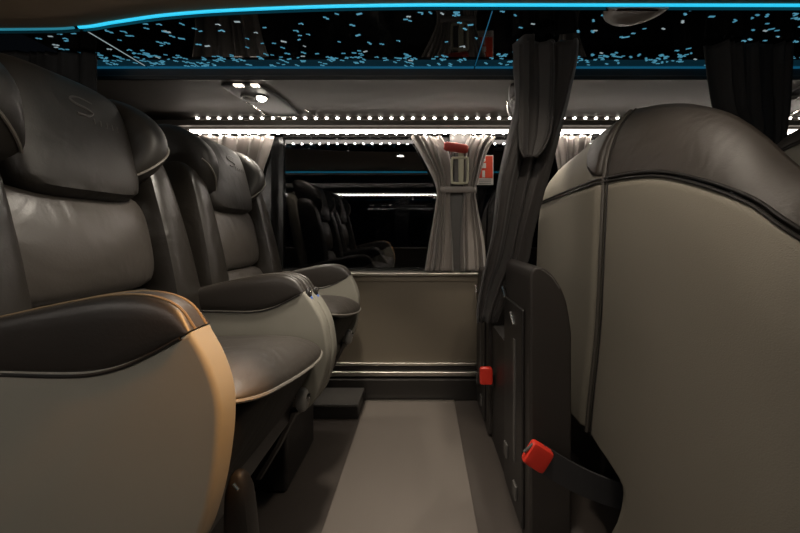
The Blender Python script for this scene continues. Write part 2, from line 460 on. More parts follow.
# ------------------------------------------------------------------ passenger service units
def service_unit(x, label):
    yc = 1.735; t = thing('service_unit', label, 'reading light', (x, yc, 1.70), 'service units under the luggage rack')
    zs = lambda y: 1.709 - (y - 1.54) * .063
    def fn(q, p):
        p.z = zs(p.y) - .002 + q.z * (.012 + .008 * max(0, (p.y - 1.6) / .3))
        w = 1 - .25 * max(0, (p.y - 1.72) / .2)
        p.x = x + (p.x - x) * w + .05 * (p.y - 1.73) / .2
        return p
    b = BM(); blob(b, (x, yc, 1.68), (.105, .18, .02), (4, 4, 6), 12, fn)
    link('housing', b, 'unit_black', t)
    zb = lambda y: zs(y) - .0145 - .008 * max(0, (y - 1.6) / .3)
    p = Vector((x + .012, 1.675, zb(1.675)))
    b = BM(); cyl(b, p, (0, .07, 1), .030, .012); link('lamp_ring', b, 'plastic_soft', t)
    b = BM(); blob(b, p - Vector((0, .002, .006)), (.023, .022, .016), 2, 6); link('reading_lamp', b, 'lamp', t)
    p2 = Vector((x - .062, 1.70, zb(1.70)))
    b = BM(); tube(b, [p2 + Vector((.035 * math.cos(a), .05 * math.sin(a), 0)) for a in [k * math.pi / 12 for k in range(24)]], .004, closed=True); link('nozzle_ring', b, 'grey_plastic', t)
    b = BM(); blob(b, p2, (.026, .036, .010), 2, 5); link('air_nozzle', b, 'plastic_soft', t)
    for dx, bars in ((-.042, ((-.012, 3), (.0, 2), (.012, 3))), (.036, ((-.008, 1), (.006, 3)))):
        w = .021 if len(bars) == 3 else .017
        b = BM(); yy = 1.562; box(b, x + dx - w, x + dx + w, yy - .012, yy + .012, zb(yy) - .004, zb(yy) + .004)
        sg = link('seat_sign', b, 'sign', t, smooth=False)
        b = BM()
        for bx, nb in bars:
            for k in range(nb):
                box(b, x + dx + bx - .003, x + dx + bx + .003, yy - .011 + k * .009, yy - .008 + k * .009, zb(yy) - .0052, zb(yy) - .0038)
        link('sign_marks', b, 'print_grey', sg, smooth=False)
    b = BM(); blob(b, (x + .0, 1.562, zb(1.562)), (.006, .006, .004), 2, 3); link('indicator', b, 'grey_plastic', t)
    # chrome rim along the lower end
    b = BM(); tube(b, spline([(x - .105, 1.74, zb(1.74) + .012), (x - .07, 1.86, zb(1.86) + .004), (x - .02, 1.90, zb(1.9) + .002), (x + .06, 1.912, zb(1.91) + .004)], 6), .0045); link('rim', b, 'chrome', t)
    b = BM(); tube(b, [(x + .165, 1.85, zb(1.85) + .02), (x + .20, 1.93, zb(1.93) + .02)], .004); link('clip', b, 'chrome', t)
    l = bpy.data.lights.new('reading_spot', 'SPOT'); l.energy = 14; l.color = (1, .9, .75); l.spot_size = math.radians(75); l.spot_blend = .6; l.shadow_soft_size = .03
    lo = bpy.data.objects.new('reading_spot', l); COL.objects.link(lo); lo.parent = t
    lo.location = p - Vector((0, .002, .030)) - t.location
    return t
service_unit(-.83, 'dark reading light unit with lit seat signs above the left window')
service_unit(.55, 'dark reading light unit hidden behind the tall centre curtain top')
service_unit(1.95, 'dark reading light unit cut off at the right edge of the view')

# amber courtesy lamp in the aisle ceiling, plus two unseen white fill lamps
def ceiling_lamp(x, y, label, lens, energy, col, aim, size, name='unseen_ceiling_lamp'):
    t = thing(name, label, 'lamp', (x, y, 1.752))
    b = BM(); cyl(b, (x, y, 1.747), (0, 0, 1), .045, .012); link('bezel', b, 'round_disc', t)
    b = BM(); cyl(b, (x, y, 1.743), (0, 0, 1), .032, .012); link('lens', b, lens, t)
    l = bpy.data.lights.new('beam', 'SPOT'); l.energy = energy; l.color = col; l.spot_size = math.radians(size); l.spot_blend = .5; l.shadow_soft_size = .05
    lo = bpy.data.objects.new('beam', l); COL.objects.link(lo); lo.parent = t
    lo.location = Vector((x, y, 1.733)) - t.location
    lo.rotation_euler = (Vector(aim) - Vector((x, y, 1.733))).to_track_quat('-Z', 'Y').to_euler()
ceiling_lamp(.25, .45, 'small amber lamp in the ceiling lighting the near armrest', 'amber', 120, (1, .45, .10), (-.34, .52, .82), 15)
ceiling_lamp(.26, .66, 'unseen warm white fill lamp added above the floor runner', 'lamp', 22, (1, .88, .73), (-.15, .9, 0), 140)  # fill lamp out of view, added to brighten the runner
ceiling_lamp(-.22, .93, 'unseen warm white fill lamp added above the left seat cushions', 'lamp', 58, (1, .90, .76), (-.45, 1.02, .6), 84)  # fill lamp out of view, added to brighten cushions and back pads

# beige half disc at the ceiling edge
t = thing('ceiling_disc', 'beige half disc at the ceiling edge beneath the cyan line', 'round_disc', (.715, 1.10, 1.757))
b = BM()
n = 28
def half(r, z, dy=0): return [(.715 + r * math.cos(math.pi * k / n), 1.092 + dy + r * .98 * math.sin(math.pi * k / n), z) for k in range(n + 1)]
rings = [half(.106, 1.757), half(.105, 1.748), half(.097, 1.739), half(.078, 1.736), half(.066, 1.741), half(.02, 1.742)]
R = [[b.verts.new(p) for p in r] for r in rings]
for A, B in zip(R, R[1:]):
    for k in range(n): b.faces.new((A[k], A[k + 1], B[k + 1], B[k]))
b.faces.new(R[-1]); b.faces.new([r[0] for r in R] + [r[-1] for r in R[::-1]]); b.faces.new(R[0])
link('disc', b, 'round_disc', t)

# ------------------------------------------------------------------ curtains
def cloth(name, rows, d, folds, amp, m, label=None, nu=None, phase=0, skew=0, thick=.003, dslope=None, parent=None):
    """rows: (py, pxL, pxR); hung at distance d; folds run down the cloth"""
    nu = nu or folds * 10; b = BM(); pys = [r[0] for r in rows]
    L = [(r[0], r[1]) for r in rows]; Rr = [(r[0], r[2]) for r in rows]
    nv = 44; grid = []
    for j in range(nv + 1):
        py = pys[0] + (pys[-1] - pys[0]) * j / nv
        l, r = smooth_lerp(L, py), smooth_lerp(Rr, py)
        dd = d + (dslope * j / nv if dslope else 0)
        w = (r - l) / F * dd
        row = []
        for i in range(nu + 1):
            u = i / nu
            uw = u + .07 * math.sin(2 * math.pi * u * 1.5 + phase * 3) + .03 * math.sin(2 * math.pi * u * 3.2 + phase)
            ph = 2 * math.pi * folds * uw + phase + .5 * math.sin(3.1 * j / nv + 2.2 * u * folds) + skew * j / nv
            a = amp * (.8 + .35 * math.sin(5 * u + 1.3 * phase) + .25 * math.sin(4 * j / nv + 9 * u + phase))
            uu = u + .32 / folds / (2 * math.pi) * math.sin(2 * ph) * (1 if 0 < i < nu else 0)
            p = P(l + (r - l) * uu, py, dd)
            p.y = dd + a * (math.sin(ph) + .3 * math.sin(2.3 * ph + 1))
            row.append(b.verts.new(p))
        grid.append(row)
    for A, B in zip(grid, grid[1:]):
        for i in range(nu): b.faces.new((A[i], A[i + 1], B[i + 1], B[i]))
    o = link(name, b, m, parent, sharp=80)
    s = o.modifiers.new('solid', 'SOLIDIFY'); s.thickness = thick
    if label: tag(o, label, 'curtain')
    return o
cloth('window_curtain', [(136, 190, 274), (150, 192, 270), (175, 196, 262), (215, 196, 255), (271, 198, 250)], 1.978, 7, .022, 'curtain',
      'pale window curtain hanging behind the second left seat')
cloth('window_curtain', [(136, 411, 441), (150, 419, 448), (175, 432, 452), (190, 437, 450), (205, 436, 450), (240, 430, 452), (271, 425, 453)], 1.978, 4, .024, 'curtain',
      'pale window curtain tied back on the left of the hammer post', phase=.7)
cloth('window_curtain', [(136, 469, 496), (150, 464, 488), (175, 464, 480), (190, 464, 476), (205, 463, 478), (240, 461, 485), (271, 461, 488)], 1.978, 4, .024, 'curtain',
      'pale window curtain tied back on the right of the hammer post', phase=2)
cloth('window_curtain', [(136, 553, 592), (150, 556, 588), (172, 560, 580), (190, 562, 578), (271, 558, 590)], 1.978, 5, .018, 'curtain',
      'sliver of pale window curtain between dark curtain and right seat', phase=1)
# tie band
b = BM(); pts = []
for a in range(32):
    th = 2 * math.pi * a / 32; c = P(456.5, 190, 1.980)
    pts.append((c.x + .120 * math.copysign(abs(math.cos(th)) ** .6, math.cos(th)), c.y + .026 * math.copysign(abs(math.sin(th)) ** .7, math.sin(th)), c.z))
rings = [[b.verts.new((p[0], p[1], p[2] + dz)) for p in pts] for dz in (-.018, .018)]
for k in range(32): b.faces.new((rings[0][k], rings[0][(k + 1) % 32], rings[1][(k + 1) % 32], rings[1][k]))
o = link('curtain_tie', b, 'tie'); o.modifiers.new('s', 'SOLIDIFY').thickness = .004
tag(o, 'light grey tie band around the two curtains below the hammer', 'curtain tie')

# tall dark curtains hung from the luggage rack
tc = cloth('tall_curtain', [(41, 514, 578), (60, 515, 577), (100, 517, 569), (131, 510, 561), (181, 498, 548), (235, 491, 534), (262, 485, 529), (280, 481, 518), (312, 476, 503), (322, 477, 499)],
      1.285, 3, .028, 'dark_curtain', 'tall dark brown curtain sweeping down beside the right seat', nu=72, phase=.4, skew=2.2, dslope=.10)
cloth('gathered_flap', [(42, 520, 556), (90, 520, 556), (130, 519, 552), (148, 520, 545), (157, 524, 538)], 1.245, 2, .012, 'dark_curtain', nu=40, phase=1.5, parent=tc)
cloth('tall_curtain', [(43, 708, 794), (80, 712, 792), (110, 717, 790), (125, 724, 788), (160, 728, 786), (260, 730, 790)], 1.30, 6, .020, 'black_curtain',
      'dark curtain hanging behind the right seat top at the far right', nu=72, phase=1.2, dslope=.06)
cloth('tall_curtain', [(52, -60, 96), (80, -60, 96), (130, -58, 97), (260, -56, 96)], 1.385, 9, .014, 'black_curtain',
      'black curtain behind the near left headrest', nu=90)

# ------------------------------------------------------------------ hammer + sticker on the post
t = thing('emergency_hammer', 'red emergency hammer in its holder between the tied window curtains', 'hammer', P(458, 165, 1.985))
b = BM(); tube(b, [P(444, 146, 1.93), P(446, 146.2, 1.93), P(456, 147.5, 1.93), P(466, 149, 1.93), P(468, 149.3, 1.93)], .026, 14, taper=[.7, 1, 1.05, 1, .7]); link('hammer_head', b, 'red_hammer', t)
b = BM(); pts = [P(x, y, 1.945) for x, y in ((452, 160), (455, 158), (466, 158), (467.5, 160), (467.5, 180), (465, 183), (454, 183), (452, 180))]
tube(b, spline(pts, 4, True), .0075, 8, closed=True); link('holder_frame', b, 'holder', t)
b = BM(); blob(b, P(461, 166, 1.955), (.016, .014, .11), 4, 6); link('handle', b, 'holder', t)
b = BM(); p0, p1 = P(453.5, 184, 1.97), P(464.5, 152, 1.97); box(b, p0.x, p1.x, 1.965, 2.0, p0.z, p1.z); o = link('back_plate', b, 'grey_plastic', t, smooth=False); bevel(o, .008)

t = thing('exit_sticker', 'red sticker with white figure on the window right of the hammer', 'sticker', P(485, 171, 1.99))
def rect(b, x0, x1, y0, y1, d, th=.003):
    p0, p1 = P(x0, y1, d), P(x1, y0, d); box(b, p0.x, p1.x, d, d + th, p0.z, p1.z)
b = BM(); rect(b, 476.5, 493.5, 155, 185, 2.010, .008); o = link('backing', b, 'white', t, smooth=False); bevel(o, .006)
b = BM(); rect(b, 477.3, 492.7, 156, 178, 2.007); link('red_field', b, 'sticker', t, smooth=False)
b = BM(); rect(b, 482.2, 485, 170.5, 177.4, 2.004, .003); blob(b, P(484, 160, 2.005), (.010, .002, .012), 2, 4); rect(b, 480, 486, 163, 168, 2.004, .003)
prism(b, [(P(478, 172, 2.0).x, P(478, 172, 2.0).z), (P(481.5, 164, 2.0).x, P(481.5, 164, 2.0).z), (P(483, 166, 2.0).x, P(483, 166, 2.0).z), (P(480, 173, 2.0).x, P(480, 173, 2.0).z)], 2.004, 2.007); link('figure', b, 'white', t, smooth=False)
b = BM()
for k in range(3): rect(b, 479, 491, 179.6 + k * 1.7, 180.4 + k * 1.7, 2.008, .003)
link('caption', b, 'print_grey', t, smooth=False)

# ------------------------------------------------------------------ floor mat and floor box
t = thing('floor_mat', 'long light grey floor runner between the seat rows', 'mat', (-.076, 1.2, 0))
b = BM(); box(b, -.335, .183, .2, 1.93, .0, .010); o = link('runner', b, 'mat', t, smooth=False); bevel(o, .003)
b = BM(); box(b, -.335, .183, 1.93, 1.944, .0, .012); link('edge_strip', b, 'alu', t, smooth=False)
t = thing('floor_box', 'black low box with grey lid on the floor under the second left seat', 'box', (-.46, 1.84, 0))
b = BM(); box(b, -.60, -.345, 1.76, 1.945, 0, .066); o = link('case', b, 'plastic', t, smooth=False); bevel(o, .006)
b = BM(); box(b, -.60, -.345, 1.755, 1.947, .066, .083); o = link('lid', b, 'grey_plastic', t, smooth=False); bevel(o, .005)

# ------------------------------------------------------------------ left seats
xb = lambda z: -.76 - .2 * (z - .77)
ARM_TOP = [(-.86, .822), (-.74, .845), (-.63, .872), (-.50, .900), (-.43, .909), (-.38, .905), (-.345, .888), (-.322, .856)]
ARM_BOT = [(-.34, .838), (-.40, .806), (-.455, .790), (-.53, .789), (-.63, .794), (-.74, .795), (-.86, .79)]
PANEL = [(-.322, .853), (-.298, .81), (-.281, .76), (-.278, .71), (-.285, .64), (-.300, .57), (-.33, .50), (-.40, .45), (-.50, .43), (-.75, .42), (-.86, .45), (-.88, .60), (-.86, .79)]
def loft_arm(bm, top, bot, y, h, e=3.6, seg=24):
    """leather sleeve: superellipse sections spanned between matching top and bottom points"""
    rings = []
    for a, c in zip(top, bot):
        a, c = Vector((a[0], 0, a[1])), Vector((c[0], 0, c[1])); m = (a + c) / 2; up = (a - c) / 2
        r = []
        for k in range(seg):
            th = 2 * math.pi * (k + .5) / seg; co, si = math.cos(th), math.sin(th)
            u = math.copysign(abs(si) ** (2 / e), si); v = math.copysign(abs(co) ** (2 / e), co)
            if u < 0: v = math.copysign(abs(co) ** (2 / 8), co)      # squarer towards the panel
            r.append(bm.verts.new(m + up * u + Vector((0, y + h * v, 0))))
        rings.append(r)
    for A, B in zip(rings, rings[1:]):
        for k in range(seg): bm.faces.new((A[k], A[(k + 1) % seg], B[(k + 1) % seg], B[k]))
    bm.faces.new(rings[0]); bm.faces.new(rings[-1])
    return bm
def arm(t, y, dz, dx=0, stitch=False, button=False, low=0):
    sc = lambda p: (p[0] + dx, p[1] + dz)
    top = [tuple(v) for v in spline([sc(p) for p in ARM_TOP], 4)]
    bsrc = [(-.86, .79), (-.74, .793), (-.63, .792), (-.53, .789), (-.47, .791), (-.42, .803), (-.375, .824), (-.335, .846)]
    bot = [tuple(v) for v in spline([sc(p) for p in bsrc], 4)]
    h = .0275
    b = BM(); loft_arm(b, top, bot, y, h); a = link('armrest', b, 'arm_leather', t, sharp=70)
    PL = [(p[0] + low * max(0, min(1, (.853 - p[1]) / .22)), p[1]) for p in PANEL]
    pn = [tuple(v) for v in spline([sc(p) for p in PL], 4)] + [(p[0], p[1] + .006) for p in bot[1:-1]]
    b = BM(); puffy(b, pn, y - h + .002, y + h - .002, .009); link('side_panel', b, 'panel', t, sharp=60)
    b = BM(); tube(b, [(p[0], y - h + .001, p[1] - .001) for p in bot], .0032, 6); link('piping', b, 'piping_dark', a)
    for k, yy in enumerate((y - .013, y + .013)):
        b = BM(); tube(b, [(p[0], yy, p[1] - .001) for p in top[4:]], .0022, 6); link('seam', b, 'stitch' if stitch else 'piping', a)
    if button:
        b = BM(); blob(b, (-.314 + dx, y, .835 + dz), (.008, .016, .026), 3, 4); bt = link('recline_button', b, 'plastic', t)
        b = BM(); blob(b, (-.306 + dx, y, .826 + dz), (.005, .009, .009), 2, 3); link('button_light', b, 'blue', bt)
        b = BM(); blob(b, (-.308 + dx, y, .848 + dz), (.005, .009, .007), 2, 3); link('button_cap', b, 'chrome', bt)

ZPIPE = [(-.265, .722), (-.21, .704), (-.13, .684), (.025, .652), (.143, .636), (.26, .634)]
ZTOP = [(-.265, .760), (-.13, .748), (0, .730), (.14, .708), (.26, .690)]
def left_seat(name, label, yc, arms, zoff=0, bracket=False):
    t = thing(name, label, 'seat', (-.62, yc, 0), 'leather coach seats on the left')
    prof = spline([(-.79, .70, 0), (-.70, .86, 0), (-.60, .95, 0), (-.50, 1.0, 0), (-.42, 1.0, 0), (-.365, .88, 0), (-.328, .62, 0), (-.306, .30, 0), (-.300, 0, 0), (-.312, -.22, 0), (-.40, -.9, 0), (-.60, -1.1, 0), (-.79, -1.0, 0)], 4)
    b = BM(); rings = []; ns = 36
    for i in range(ns + 1):
        tt = math.sin(math.pi / 2 * (2 * i / ns - 1)); dy = .25 * tt; zp = smooth_lerp(ZPIPE, dy); zt = smooth_lerp(ZTOP, dy)
        w = max(0, 1 - abs(tt) ** 4) ** .45; xw = .80 + .20 * max(0, 1 - abs(tt) ** 6) ** .3
        r = []
        for p in prof:
            z = zp + ((zt - zp) * p.y * w if p.y > 0 else .05 * p.y * w)
            r.append(b.verts.new((-.79 + (p.x + .79) * xw, yc + dy, z + zoff)))
        rings.append(r)
    for A, B in zip(rings, rings[1:]):
        for k in range(len(prof)):
            k2 = (k + 1) % len(prof); b.faces.new((A[k], A[k2], B[k2], B[k]))
    b.faces.new(rings[0]); b.faces.new(rings[-1])
    bmesh.ops.remove_doubles(b, verts=b.verts[:], dist=.0004)
    c = link('cushion', b, 'leather_pad', t, sharp=75)
    pts = []
    for i in range(41):
        tt = math.sin(math.pi / 2 * (2 * i / 40 - 1)); dy = .25 * tt; xw = .80 + .20 * max(0, 1 - abs(tt) ** 6) ** .3
        pts.append((-.79 + .492 * xw, yc + dy, smooth_lerp(ZPIPE, dy) + zoff - .003))
    b = BM(); tube(b, pts, .0038, 6); link('piping', b, 'seam_grey', c)
    def skirt(q, p):
        p.x += .50 * (p.z - .545 - zoff); p.z += (smooth_lerp(ZPIPE, p.y - yc) - .662) * (q.z + 1) / 2 ; return p
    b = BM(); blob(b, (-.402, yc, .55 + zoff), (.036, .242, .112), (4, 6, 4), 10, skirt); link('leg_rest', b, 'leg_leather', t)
    b = BM(); box(b, -.92, -.40, yc - .235, yc + .235, .42 + zoff, .585 + zoff); o = link('seat_pan', b, 'plastic', t, smooth=False); bevel(o, .02)
    b = BM(); box(b, -.90, -.52, yc - .16, yc + .16, 0, .43 + zoff); o = link('pedestal', b, 'plastic', t, smooth=False); bevel(o, .015)
    # lever paddle at the far front corner
    b = BM(); blob(b, (-.368, yc + .205, .490 + zoff), (.020, .016, .036), 2.6, 6); o = link('recline_lever', b, 'lever_grey', t)
    b = BM(); tube(b, [(-.40, yc + .20, .50 + zoff), (-.343, yc + .205, .50 + zoff)], .010, 10); link('lever_pivot', b, 'chrome', o)
    b = BM(); tube(b, [(-.39, yc + .2, .46 + zoff), (-.44, yc + .2, .36 + zoff), (-.50, yc + .2, .26 + zoff)], .014, 8); link('strut', b, 'plastic_soft', t)
    if bracket:
        def taper(q, p):
            k = (1 - q.z) / 2; p.x = -.352 + (p.x + .345) * (.62 + .55 * k) + .02 * k; return p
        b = BM(); blob(b, (-.345, yc - .17, .34), (.034, .022, .205), (3, 3, 5), 9, taper); o = link('foot_bracket', b, 'plastic_soft', t)
        b = BM(); tube(b, [P(233, 484, .60), P(238, 490, .60)], .003, 8); link('bracket_pin', b, 'chrome', o)
    # back
    sh = lambda off: (lambda q, p: Vector((p.x + xb(p.z) - off, p.y, p.z)))
    def shellf(q, p):
        p.x += xb(p.z) - .15 + .02 * q.y ** 2; return p
    b = BM(); blob(b, (0, yc, .88), (.055, .268, .44), (4, 6, 6), 12, shellf); link('back_shell', b, 'fabric', t)
    def pad(q, p):
        bul = .028 * (1 - q.y ** 2) * (1 - q.z ** 2) if q.x > 0 else 0
        p.x += xb(p.z) - .055 + bul; return p
    b = BM(); blob(b, (0, yc, .745), (.055, .198, .100), (3.5, 4.5, 3.2), 12, pad); link('lumbar_pad', b, 'leather_pad', t)
    b = BM(); blob(b, (0, yc, .975), (.055, .200, .138), (3.5, 4.5, 3.6), 12, pad); link('back_pad', b, 'leather_pad', t)
    for s in (-1, 1):
        def bol(q, p, s=s):
            k = (p.z - .60) / .58
            w = 1.15 - .40 * k
            p.y = yc + s * (.236 - .018 * k) + (p.y - yc - s * .24) * w
            p.x += xb(p.z) - .035 + .012 * math.sin(math.pi * k); return p
        b = BM(); blob(b, (0, yc + s * .24, .925), (.075, .058, .34), (3, 3, 5), 12, bol); bo = link('side_bolster', b, 'leather', t)
        b = BM(); pts = []
        for k in range(14):
            z = .64 + .48 * k / 13; kk = (z - .6) / .58
            pts.append((xb(z) - .035 + .012 * math.sin(math.pi * kk) + .066, yc + s * (.236 - .018 * kk - .022), z))
        tube(b, pts, .0032, 6); link('seam', b, 'piping', bo)
    def hp(q, p):
        p.x += xb(p.z) - .062 + (.014 * (1 - q.y ** 2) if q.x > 0 else 0) + .018 * (1 - q.z) / 2
        return p
    b = BM(); blob(b, (0, yc, 1.232), (.085, .165, .156), (3, 4.5, 3.2), 13, hp); hd = link('headrest', b, 'head_leather', t)
    for s in (-1, 1):
        def wing(q, p, s=s):
            k = q.z
            p.x += -.905 + .018 * (1 - k * k) - .05 * max(0, k) ** 2 - .03 * max(0, -k) ** 2 + (.022 if q.x > 0 else 0) * (1 - k * k)
            p.y += -s * .055 * max(0, -k) ** 1.5 + s * .010 * k
            return p
        b = BM(); blob(b, (0, yc + s * .185, 1.248), (.090, .052, .150), (2.6, 2.6, 2.6), 12, wing); w = link('headrest_wing', b, 'head_leather', hd)
        b = BM(); pts = []
        for k in range(18):
            u = k / 17; qz = .12 - .80 * u; qy = s * (.80 - 1.35 * u)
            qx = max(0, 1 - abs(qy) ** 2.6 - abs(qz) ** 2.6) ** (1 / 2.6); q = Vector((qx, qy, qz))
            p = Vector((qx * .090, yc + s * .185 + qy * .052, 1.248 + qz * .150)); pts.append(wing(q, p) + Vector((.0015, 0, 0)))
        tube(b, pts, .0032, 6); link('seam', b, 'seam_grey', w)
    # faint emblem on the headrest: a slanted s shape above a row of small letters
    def onhead(u, v):
        qz = (v - 1.232) / .15; qy = u / .165
        k = (abs(qy) ** 4.5 + abs(qz) ** 3.2)
        q = Vector(((max(0, 1 - k)) ** (1 / 3), qy, qz)); p = Vector((q.x * .085, yc + u, v)); p = hp(q, p); p.x += .0012; return p
    b = BM()
    for st in ([(.030, 1.322), (.0, 1.326), (-.022, 1.318), (-.018, 1.308), (.010, 1.302), (.022, 1.294), (.008, 1.284), (-.018, 1.283)],):
        tube(b, [onhead(p.x, p.y) for p in spline(st, 4)], .0028, 6)
    for k in range(5):
        u = .020 + k * .017
        tube(b, [onhead(u, 1.268), onhead(u + .002, 1.282)], .0012, 5)
    link('emblem', b, 'logo', hd)
    for i, (s, dz, dx, st, bt) in enumerate(arms):
        arm(t, yc + s * .28, dz, dx, st, bt, .042 if bt else 0)
    return t
left_seat('coach_seat', 'black leather coach seat nearest the camera with large grey side panel', .80,
          [(-1, -.004, -.028, True, False), (1, -.045, -.06, False, True)], 0, True)
left_seat('coach_seat', 'black leather coach seat on the left beside the window', 1.42,
          [(-1, -.05, -.058, False, True), (1, -.075, -.05, False, False)], -.005)

# ------------------------------------------------------------------ right seats, seen from behind
XREAR = [(.0, .53), (.34, .540), (.68, .573), (.94, .586), (1.17, .596), (1.5, .606)]
CURL = [(0, .085), (.02, .064), (.05, .044), (.09, .026), (.14, .012), (.23, 0)]
def right_seat(label, y0, y1, top, seam, far_low, xo=0, dz=0, near_round=.12, cap_range=None, pipe_edge=True, base_z=0):
    """y0 near edge, y1 far edge; top/seam: z by y; far_low: far boundary y by z (cut-out low down)"""
    t = thing('coach_seat', label, 'seat', (.85 + xo, (y0 + y1) / 2, 0), 'coach seats on the right seen from behind')
    topf = lambda y: smooth_lerp(top, y) + dz
    seamf = lambda y: smooth_lerp(seam, y) + dz
    def surf(y, z):
        h = topf(y) - z
        x = smooth_lerp(XREAR, z) + smooth_lerp(CURL, max(0, h)) + xo
        if y < y0 + near_round:
            k = min(1, (y0 + near_round - y) / near_round); x += near_round * .9 * (1 - math.sqrt(max(0, 1 - k * k)))
        return Vector((x, y, z))
    ny = 30
    def sheet(b, zlo, zhi, nz, yfar, eps=0):
        g = []
        for j in range(nz + 1):
            row = []
            for i in range(ny + 1):
                u = i / ny
                y = y0 + (y1 - y0) * u
                z = zlo(y) + (zhi(y) - zlo(y)) * j / nz
                ym = yfar(z)
                if ym < y1: y = y0 + (ym - y0) * u
                p = surf(y, z); p.x -= eps; row.append(b.verts.new(p))
            g.append(row)
        for A, B in zip(g, g[1:]):
            for i in range(ny): b.faces.new((A[i], A[i + 1], B[i + 1], B[i]))
    full = lambda z: y1
    b = BM(); zs = [.0]
    sheet(b, lambda y: .37, lambda y: seamf(y) - .004, 26, full)
    # the part below the belt opening
    g = []; zrow = [.37, .352, .344, .338, .332, .325, .315, .30, .275, .245, .20, .14, .08, .02]
    for z in (zrow if far_low else zrow[:4]):
        ym = min(y1, lerp(far_low, z)) if far_low else y1
        g.append([b.verts.new(surf(y0 + (ym - y0) * i / ny, z)) for i in range(ny + 1)])
    for A, B in zip(g, g[1:]):
        for i in range(ny): b.faces.new((A[i], A[i + 1], B[i + 1], B[i]))
    bmesh.ops.remove_doubles(b, verts=b.verts[:], dist=.0008)
    o = link('back_shell', b, 'fabric', t, sharp=70)
    s = o.modifiers.new('s', 'SOLIDIFY'); s.thickness = .03; s.offset = -1 
    # leather cap above the seam
    b = BM()
    sheet(b, lambda y: seamf(y) + .004, lambda y: topf(y), 18, full, .003)
    if cap_range:
        c = link('headrest_cap', b, 'fabric', t, sharp=70)
        c.name = 'upper_panel'
        b2 = BM(); ya, yb, zlow = cap_range; g = []
        for j in range(15):
            row = []
            for i in range(13):
                y = ya + (yb - ya) * i / 12; lo = lerp(zlow, y); z = lo + (topf(y) + .002 - lo) * j / 14
                p = surf(y, min(z, topf(y))); p.z = z; p.x -= .008; row.append(b2.verts.new(p))
            g.append(row)
        for A, B in zip(g, g[1:]):
            for i in range(12): b2.faces.new((A[i], A[i + 1], B[i + 1], B[i]))
        hc = link('headrest_cap', b2, 'cap_leather', t, sharp=70)
        sm = hc.modifiers.new('s', 'SOLIDIFY'); sm.thickness = .02; sm.offset = -1
    else:
        c = link('headrest_cap', b, 'cap_leather', t, sharp=70)
    s = c.modifiers.new('s', 'SOLIDIFY'); s.thickness = .05; s.offset = -1
    # seam piping (double)
    b = BM()
    for k in range(2):
        tube(b, [surf(y, seamf(y) + (.006 - .012 * k)) - Vector((.003, 0, 0)) for y in [y0 + (y1 - y0) * i / 40 for i in range(41)]], .0036, 8)
    link('seam_piping', b, 'piping_dark', t)
    if pipe_edge:
        b = BM(); zz = [.345 + (topf(y1) - .345) * i / 50 for i in range(51)]
        tube(b, [surf(y1, z) - Vector((.003, -.004, 0)) for z in zz], .0065, 8); link('edge_piping', b, 'piping', t)
        b = BM(); tube(b, [surf(y1 - .018, z) - Vector((.0025, 0, 0)) for z in zz], .0025, 6); link('edge_seam', b, 'piping_dark', t)
    # front side: pads, cushion, base
    ym, hw = (y0 + y1) / 2, (y1 - y0) / 2
    b = BM(); blob(b, (.715 + xo, ym, .82), (.085, hw * .86, .27), (4, 5, 4), 9); link('back_pad', b, 'leather_pad', t)
    b = BM(); blob(b, (.94 + xo, ym, .64), (.20, hw * .9, .065), (3.2, 4, 3.2), 9); link('cushion', b, 'leather_pad', t)
    b = BM(); box(b, .66 + xo, 1.10 + xo, ym - hw * .7, ym + hw * .7, .42, .585); o = link('seat_pan', b, 'plastic', t, smooth=False); bevel(o, .02)
    b = BM(); box(b, .68 + xo, 1.05 + xo, ym - hw * .5, ym + hw * .72, 0, .43); o = link('pedestal', b, 'plastic_soft', t, smooth=False); bevel(o, .015)
    return t
TOP_C = [(.44, .935), (.52, 1.045), (.595, 1.121), (.647, 1.184), (.708, 1.245), (.756, 1.28), (.84, 1.326), (.927, 1.36), (1.034, 1.389), (1.08, 1.398)]
SEAM_C = [(.44, .87), (.50, .955), (.58, 1.027), (.626, 1.064), (.715, 1.108), (.83, 1.146), (.95, 1.163), (1.08, 1.170)]
FAR_C = [(.0, .955), (.08, .95), (.14, .937), (.20, .908), (.245, .893), (.275, .887), (.30, .885), (.318, .891), (.325, .91), (.332, .945), (.338, .99), (.344, 1.04), (.352, 1.08)]
right_seat('large grey coach seat back at right nearest the camera with leather top', .46, 1.08, TOP_C, SEAM_C, FAR_C)
TOP_D = [(1.115, 1.392), (1.27, 1.373), (1.448, 1.345), (1.60, 1.322), (1.70, 1.29)]
SEAM_D = [(1.115, 1.175), (1.30, 1.168), (1.69, 1.148)]
right_seat('pale grey coach seat back between the dark curtain and the large seat back', 1.115, 1.69, TOP_D, SEAM_D, None,
           near_round=.02, cap_range=(1.115, 1.275, [(1.115, 1.19), (1.16, 1.20), (1.21, 1.235), (1.25, 1.30), (1.275, 1.365)]), pipe_edge=False)
TOP_E = [(.70, 1.25), (.80, 1.345), (.95, 1.39), (1.1, 1.385), (1.2, 1.362), (1.28, 1.315)]
SEAM_E = [(.70, 1.18), (.80, 1.27), (.95, 1.32), (1.1, 1.315), (1.2, 1.29), (1.28, 1.24)]
right_seat('coach seat top peeking over the large seat back at the right edge', 0.70, 1.27, TOP_E, SEAM_E, None, xo=.66, dz=.0, near_round=.02, pipe_edge=False)

